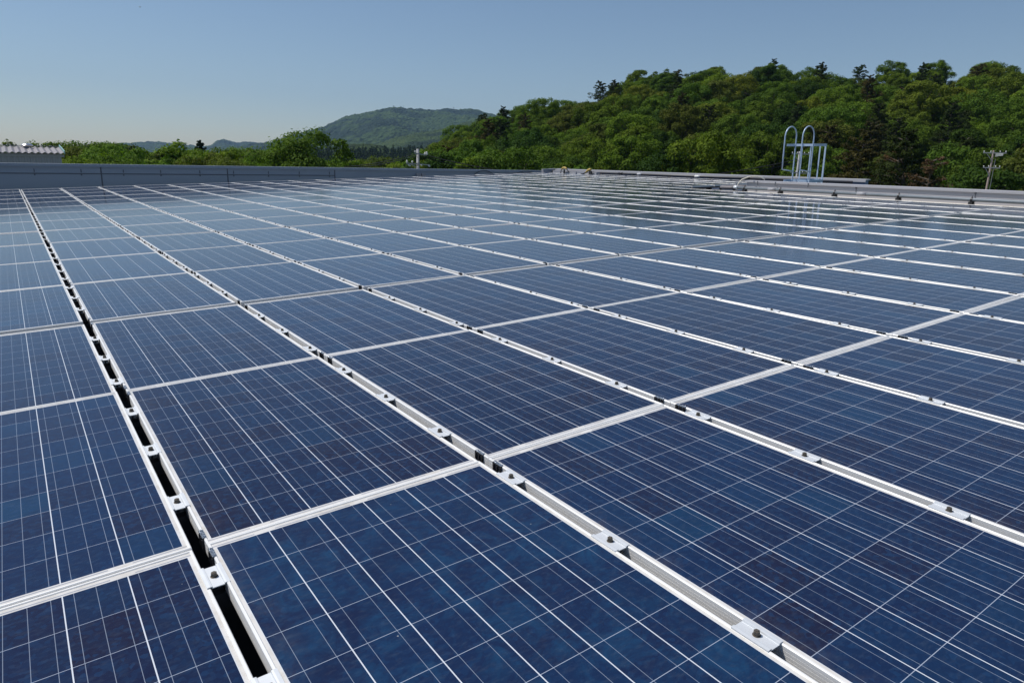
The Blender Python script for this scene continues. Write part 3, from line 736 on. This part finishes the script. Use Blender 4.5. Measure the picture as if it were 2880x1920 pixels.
def broad_tree(seed, R, H, nclump=110, leaves=210, leaf=0.108, base=0.20):
    """unit tree of height H: crown of leafy boughs, trunk with limbs"""
    rng = np.random.default_rng(seed); P, Nn, cs = [], [], []
    cz = H*(base+(1-base)/2); hz = H*(1-base)/2
    lob = rng.normal(size=(7, 3)); lob /= np.linalg.norm(lob, axis=1)[:, None]
    for c in range(nclump):
        while True:
            d = rng.normal(size=3); d /= np.linalg.norm(d)
            if d[2] > -0.55: break
        k = 0.72+0.22*max(0, float(np.max(lob@d)))**3+0.10*rng.random()
        if rng.random() < 0.25: k *= 0.62
        cpt = np.array([d[0]*R*k, d[1]*R*k, cz+d[2]*hz*k]); rc = R*(0.14+0.11*rng.random())
        cs.append((cpt, rc))
        dd = rng.normal(size=(leaves, 3)); dd[:, 2] = dd[:, 2]*0.9+0.35; dd += d*0.35; dd /= np.linalg.norm(dd, axis=1)[:, None]
        rad = rc*(0.66+0.42*rng.random(leaves))
        sub = 1+0.22*np.sin(dd[:, 0]*9+c)*np.cos(dd[:, 1]*8+c*2)
        pp = cpt+dd*(rad*sub)[:, None]*np.array([1, 1, 0.78])
        nn = dd+rng.normal(size=(leaves, 3))*0.38+np.array([0, 0, 0.2]); nn /= np.linalg.norm(nn, axis=1)[:, None]
        P.append(pp); Nn.append(nn)
    me = leaf_quads(np.concatenate(P), np.concatenate(Nn), leaf, rng)
    b = MB(); b.tube([(0, 0, -0.6), (0.05*R, 0, H*0.3), (0.0, 0.06*R, H*0.62)], [H*0.022, H*0.016, H*0.007], 7)
    for cpt, rc in cs[::4]:
        b.tube([(0.03, 0, H*(0.22+0.2*rng.random())), tuple(cpt*np.array([0.5, 0.5, 0.86])), tuple(cpt)], [H*0.010, H*0.006, 0.015], 5)
    return me, b.mesh('trunk', M_BARK)
def pine_tree(seed, R, H, tiers=14, leaves=1100, leaf=0.105, sparse=1.0, droop=0.0, cone=False):
    rng = np.random.default_rng(seed); P, Nn = [], []; b = MB()
    lean = rng.normal(size=2)*0.04*H
    ax = lambda z: np.array([lean[0]*(z/H)**2, lean[1]*(z/H)**2, z])
    b.tube([tuple(ax(z)) for z in (-0.6, H*.4, H*.7, H*.98)], [H*.020, H*.014, H*.008, 0.02], 7)
    nbr = tiers*5
    for k in range(nbr):
        f = (k+rng.random())/nbr; z = H*(0.22+0.76*f)
        rr = R*(1-f**1.5*0.80)*(0.55+0.55*rng.random())
        if cone: rr = R*(1.02-f)**0.85*(0.8+0.35*rng.random())
        a = k*2.4+rng.normal()*0.5; L = max(0.18, rr); dz = (0.10-droop+0.35*f+rng.normal()*0.10)*L
        s0 = ax(z); tip = s0+np.array([math.cos(a)*L, math.sin(a)*L, dz])
        b.tube([tuple(s0), tuple((s0+tip)/2+np.array([0, 0, 0.03*L])), tuple(tip)], [H*0.006, H*0.004, 0.012], 4)
        for m_ in range(3):                      # each bough carries a few tufts of needles
            tc = s0+(tip-s0)*(0.45+0.27*m_)+rng.normal(size=3)*np.array([.16, .16, .05])*L
            n = int(leaves*sparse*tiers/nbr/3*(0.5+rr/R)); rad = L*(0.20+0.14*rng.random())
            g3 = rng.normal(size=(n, 3)); g3 /= np.linalg.norm(g3, axis=1)[:, None]; g3[:, 2] = g3[:, 2]*0.5+0.15
            P.append(tc+g3*rad*(0.5+0.6*rng.random(n))[:, None])
            nn = g3+rng.normal(size=(n, 3))*0.6+np.array([0, 0, 0.6]); Nn.append(nn/np.linalg.norm(nn, axis=1)[:, None])
    return leaf_quads(np.concatenate(P), np.concatenate(Nn), leaf, rng, 0.4), b.mesh('trunk', M_BARK)
BROAD = [broad_tree(s, R, H)+(H,) for s, R, H in ((11, 3.9, 9.5), (12, 3.6, 10.5), (13, 4.3, 9.0), (14, 3.7, 9.2), (15, 4.1, 10.2), (16, 3.3, 9.8))]
PINE = [pine_tree(21, 2.9, 11.0)+(11.0,), pine_tree(22, 3.3, 10.2, 12)+(10.2,), pine_tree(23, 2.6, 11.5, 15, 1000)+(11.5,)]
DEAD = [pine_tree(31, 2.7, 10.0, 12, 420, 0.10, 0.8, 0.12), pine_tree(32, 2.2, 10.5, 12, 220, 0.09, 0.7, 0.15)]
NARROW = pine_tree(41, 2.6, 11.0, 20, 900, 0.10, 1.0, 0.1, True)
COLS = {'bright': (0.120, 0.188, 0.021), 'mid': (0.086, 0.142, 0.018), 'deep': (0.045, 0.088, 0.015), 'olive': (0.095, 0.120, 0.023), 'yellow': (0.140, 0.176, 0.022),
        'pine': (0.042, 0.062, 0.018), 'brownpine': (0.078, 0.070, 0.025), 'dead': (0.125, 0.072, 0.040), 'grey': (0.14, 0.12, 0.10)}
def plant(kind, proto, loc, sc, rz, col, szz=1.0):
    e = thing(kind, loc, rz); e.scale = (sc, sc, sc*szz)
    c = link('crown', proto[0], e); c.color = tuple(col)+(1,)
    link('trunk', proto[1], e)
    return e
rt = random.Random(5)
def vary(c, a=0.14):
    k = 1+rt.uniform(-a, a); h_ = rt.uniform(-0.10, 0.10); return (c[0]*k*(1+h_), c[1]*k, c[2]*k*(1-h_))
WORD = {'bright': 'bright green leafy tree', 'mid': 'leafy mid green tree', 'deep': 'deep green leafy tree', 'olive': 'olive green leafy tree', 'yellow': 'yellow-green leafy tree',
        'pine': 'dark green pine', 'brownpine': 'brownish green pine', 'dead': 'reddish dead pine', 'grey': 'bare greyish dead tree'}
hill_trees = []
def to_px(p):
    l = W3.transposed() @ (Vector(p)-EYE); z = l.dot(FWD); return 1440+F_PX*l.dot(RGT)/z, 960-F_PX*l.dot(UPV)/z
def hill_kind(px, d):
    r = rt.random()
    top = d > 145
    if px > 2330 and d < 110:
        if r < 0.32: return 'pine'
        if r < 0.48: return 'brownpine'
        if r < 0.78: return 'mid'
        return 'olive' if r < 0.9 else 'deep'
    if top and r < 0.05: return 'pine'
    if top: r = 0.1+0.9*rt.random()
    if r < 0.04: return 'brownpine'
    if r < 0.09: return 'pine'
    if r < 0.40: return 'bright'
    if r < 0.66: return 'mid'
    if r < 0.82: return 'deep'
    return 'olive' if r < 0.93 else 'yellow'
d = D0+3; ringi = 0
while d < D1+4:
    step = 6.1+0.012*(d-60); a = AZ[0]+0.03+(ringi % 2)*step/d/2
    while a < AZ[-1]:
        aj = a+rt.uniform(-0.3, 0.3)*step/d; dj = d+rt.uniform(-0.3, 0.3)*step
        p = Vector((EYE.x+dj*math.sin(aj), EYE.y+dj*math.cos(aj), hill_h(aj, dj)-0.3))
        px, py = to_px(p+Vector((0, 0, 7)))
        a += step/d
        if px > 3060 or px < 1150: continue
        d1 = D1-30*max(0.0, 1-(aj-AZ[0])/0.25)
        if dj > d1+5: continue
        elw = float(np.interp(aj, AZ, EL))
        kind = hill_kind(px, dj)
        sc = rt.uniform(0.82, 1.12)
        lim = (EYE.z+dj*elw+rt.uniform(-0.4, 1.2)-p.z)/9.6
        sc = min(sc, lim)
        if sc < 0.5: continue
        hill_trees.append([px, py, dj, kind, p, sc])
    d += step*0.92; ringi += 1
# named individuals seen against the hillside
for px, top, dist, kind in ((2625, 400, 56, 'dead'), (2550, 352, 66, 'dead'), (2420, 330, 66, 'brownpine'), (2545, 232, 140, 'dead'), (2650, 250, 132, 'grey'), (1905, 190, 168, 'brownpine'), (2175, 174, 166, 'pine'),
                            (2310, 186, 160, 'pine'), (2232, 184, 168, 'grey'), (2755, 172, 150, 'brownpine')):
    top_p = sight(px, top, dist); a = math.atan2(top_p.x-EYE.x, top_p.y-EYE.y); zb = hill_h(a, dist)-0.3
    hgt = max(7.0, top_p.z-zb)
    hill_trees.append([px, top, dist, kind, Vector((top_p.x, top_p.y, zb)), hgt/10.6])
hill_trees.sort(key=lambda t: t[2])
if len(hill_trees) > 296: hill_trees = hill_trees[:296]
BANDS = [(80, 'at the foot of the hill'), (103, 'on the lower hillside'), (127, 'on the middle of the hillside'), (151, 'on the upper hillside'), (999, 'along the crest of the hill')]
cnt = {}
for t_ in sorted(hill_trees, key=lambda t: t[0]):
    px, py, dist, kind, p, sc = t_
    band = next(b for l, b in BANDS if dist < l); key = (band, kind); cnt[key] = cnt.get(key, 0)+1
    if kind in ('pine', 'brownpine'): pr2 = rt.choice(PINE); nm = 'pine_tree'
    elif kind in ('dead', 'grey'): pr2 = DEAD[0] if kind == 'dead' else DEAD[1]; nm = 'dead_tree'
    else: pr2 = rt.choice(BROAD); nm = 'broadleaf_tree'
    e = plant(nm, pr2, p, sc, rt.uniform(0, 6.28), vary(COLS[kind]), rt.uniform(0.9, 1.04))
    tag(e, '%s %s, %s from the left' % (WORD[kind], band, ordn(cnt[key])), 'pine' if 'pine' in nm else 'tree', 'trees of the wooded hill')

# trees in a belt beyond the far parapet, left half
belt = [  # px, top py, distance, kind, size factor across
    (-60, 405, 74, 'mid', 1.0), (22, 404, 86, 'mid', 0.9), (62, 400, 80, 'olive', 0.9), (115, 404, 90, 'deep', 0.8), (150, 397, 84, 'mid', 0.9), (190, 404, 70, 'olive', 0.9),
    (225, 406, 92, 'deep', 0.9), (262, 398, 82, 'mid', 1.0), (300, 404, 66, 'bright', 0.8), (330, 395, 84, 'mid', 1.05), (372, 408, 72, 'olive', 0.9), (402, 420, 62, 'mid', 0.7),
    (452, 398, 70, 'bright', 1.35), (500, 408, 76, 'mid', 1.0), (545, 424, 80, 'deep', 0.9), (572, 430, 66, 'olive', 0.7), (612, 420, 74, 'bright', 0.9), (652, 416, 78, 'mid', 0.9),
    (690, 414, 84, 'bright', 0.9), (725, 420, 76, 'olive', 0.9), (762, 418, 70, 'bright', 0.8), (800, 398, 66, 'mid', 0.75),
    (935, 440, 74, 'bright', 0.7), (975, 452, 66, 'bright', 0.6), (1010, 448, 80, 'yellow', 0.7), (1050, 452, 72, 'olive', 0.7), (1085, 440, 84, 'brown', 0.9), (1120, 452, 68, 'yellow', 0.7),
    (1150, 438, 78, 'deep', 0.7), (1200, 430, 72, 'bright', 0.9), (1245, 425, 66, 'bright', 0.9), (1290, 420, 64, 'mid', 0.9), (250, 430, 58, 'mid', 0.8), (205, 432, 56, 'bright', 0.8),
    (340, 432, 57, 'mid', 0.8), (640, 440, 58, 'olive', 0.7), (905, 455, 60, 'mid', 0.5), (1335, 432, 60, 'bright', 0.8), (715, 442, 60, 'bright', 0.7), (1180, 455, 60, 'yellow', 0.5)]
cnt2 = {}
for px, py, dist, kind, w in sorted(belt):
    tp = sight(px, py, dist); hgt = tp.z-GZ; pr2 = rt.choice(BROAD)
    k2 = 'olive' if kind == 'brown' else kind
    sc = hgt/(pr2[2]*1.03)
    e = plant('broadleaf_tree', pr2, (tp.x, tp.y, GZ), sc*w**0.7, rt.uniform(0, 6.28), tuple(1.22*q for q in vary(COLS[k2], 0.08)), 1/(w**0.7))
    cnt2[k2] = cnt2.get(k2, 0)+1
    tag(e, '%s in the belt beyond the far parapet, %s from left' % (WORD[k2], ordn(cnt2[k2])), 'tree', 'trees beyond the far parapet')
big = broad_tree(77, 4.7, 10.6, 130, 260, 0.115, 0.12)
for px, py, dist, lab, s_ in ((868, 378, 62, 'tall rounded green tree standing above its neighbours left of the utility pole', 1.0),):
    tp = sight(px, py, dist); e = plant('broadleaf_tree', big, (tp.x, tp.y, GZ), (tp.z-GZ)/10.6*0.98, 1.0, tuple(1.15*q for q in COLS['mid']), 1.0); tag(e, lab, 'tree', 'trees beyond the far parapet')
tp = sight(828, 384, 63); e = plant('broadleaf_tree', broad_tree(78, 1.9, 10.8, 44, 150, 0.11, 0.2), (tp.x, tp.y, GZ), (tp.z-GZ)/10.8, 0.4, tuple(1.15*q for q in COLS['mid']), 1.0)
tag(e, 'slim green tree pressed against the left side of the tall rounded tree', 'tree', 'trees beyond the far parapet')
tp = sight(573, 391, 88); e = plant('pine_tree', NARROW, (tp.x, tp.y, GZ), (tp.z-GZ)/11.0, 0.4, (0.022, 0.042, 0.018), 1.0)
tag(e, 'slender dark conifer poking above the tree belt before the distant mountains', 'pine')

# far conifer wood on the low hill between the tall tree and the pole
rng = np.random.default_rng(9); P, Nn = [], []
for q in range(900):
    px = rng.uniform(850, 1330); a, el = az_el(px, 430)
    dist = rng.uniform(430, 716)
    t = (dist-(720-260))/260
    tp = sight(px, 412, 720); zc = tp.z
    z0 = GZ-6+(zc-GZ-6)*max(0, min(1, t))**0.9
    x, y = EYE.x+dist*math.sin(a), EYE.y+dist*math.cos(a); Ht = rng.uniform(9, 14); Rt = rng.uniform(2.0, 3.0) if rng.random() < 0.6 else rng.uniform(3.5, 5)
    n = 60; hh = rng.random(n)**0.8; aa = rng.random(n)*6.283; rr = Rt*(1-hh*0.92)*np.sqrt(0.4+0.6*rng.random(n))
    P.append(np.stack([x+rr*np.cos(aa), y+rr*np.sin(aa), z0+hh*Ht], 1)); nn = np.stack([np.cos(aa), np.sin(aa), np.full(n, 0.7)], 1)+rng.normal(size=(n, 3))*0.3
    Nn.append(nn/np.linalg.norm(nn, axis=1)[:, None])
o = link('distant_wood', leaf_quads(np.concatenate(P), np.concatenate(Nn), 0.95, rng, 0.7, 'distant_wood')); o.color = (0.030, 0.050, 0.018, 1)
tag(o, 'far-off dark conifer wood on the low hill before the mountain', 'wood', None, 'stuff')

# radio masts on the summit
for i, (px, pb, ptop, w) in enumerate(((1107, 302, 296, 1.4), (1126, 303, 296, 1.0), (1135, 304, 297, 1.0), (1276, 307, 301, 1.2))):
    a_ = sight(px, pb+1, 3200); b_ = sight(px, ptop, 3200)
    e = MB(); e.tube([a_-Vector((0, 0, 12)), b_], [w, w*0.5], 4)
    if i in (0, 3): e.tube([b_-Vector((4, 0, 4)), b_+Vector((4, 0, -3))], 0.9, 4)
    e = e.obj('radio_mast', M_CORR)
    tag(e, '%s of four tiny masts on the distant mountain crest, counted from the left' % ordn(i+1), 'mast', 'masts on the mountain crest')

# ------------------------------------------------------------------ bird
bp = sight(394, 21, 60)
bm = MB(); bm.tube([(-0.16, 0, 0), (-0.05, 0, 0.01), (0.08, 0, 0.015), (0.16, 0, 0.02)], [0.012, 0.045, 0.04, 0.01], 7)
bm.add([(0.06, 0.02, 0.02), (-0.05, 0.02, 0.02), (-0.12, 0.24, 0.13), (-0.06, 0.42, 0.09), (0.03, 0.22, 0.14)], [(0, 1, 2, 3, 4)])
bm.add([(0.06, -0.02, 0.02), (-0.05, -0.02, 0.02), (-0.12, -0.24, 0.13), (-0.06, -0.42, 0.09), (0.03, -0.22, 0.14)], [(4, 3, 2, 1, 0)])
bm.add([(-0.14, 0, 0.0), (-0.25, 0.05, 0.0), (-0.25, -0.05, 0.0)], [(0, 1, 2)])
bo = bm.obj('bird', M_BLK); bo.location = bp; bo.scale = (0.35, 0.35, 0.35); bo.rotation_euler = (0.2, 0, 0.3); tag(bo, 'tiny dark bird gliding high in the sky at upper left', 'bird')

# ------------------------------------------------------------------ haze
hz = MB().box(-7000, 7000, -400, 6500, GZ-60, 560).obj('haze', None)
hm = bpy.data.materials.new('haze'); hm.use_nodes = True; hm.node_tree.nodes.remove(hm.node_tree.nodes['Principled BSDF'])
pv = hm.node_tree.nodes.new('ShaderNodeVolumePrincipled'); pv.inputs['Color'].default_value = (0.42, 0.66, 1.0, 1); pv.inputs['Density'].default_value = 0.00008
pv.inputs['Anisotropy'].default_value = 0.0
hm.node_tree.links.new(pv.outputs[0], hm.node_tree.nodes['Material Output'].inputs['Volume'])
hz.data.materials.append(hm); tag(hz, None, None, None, 'stuff')
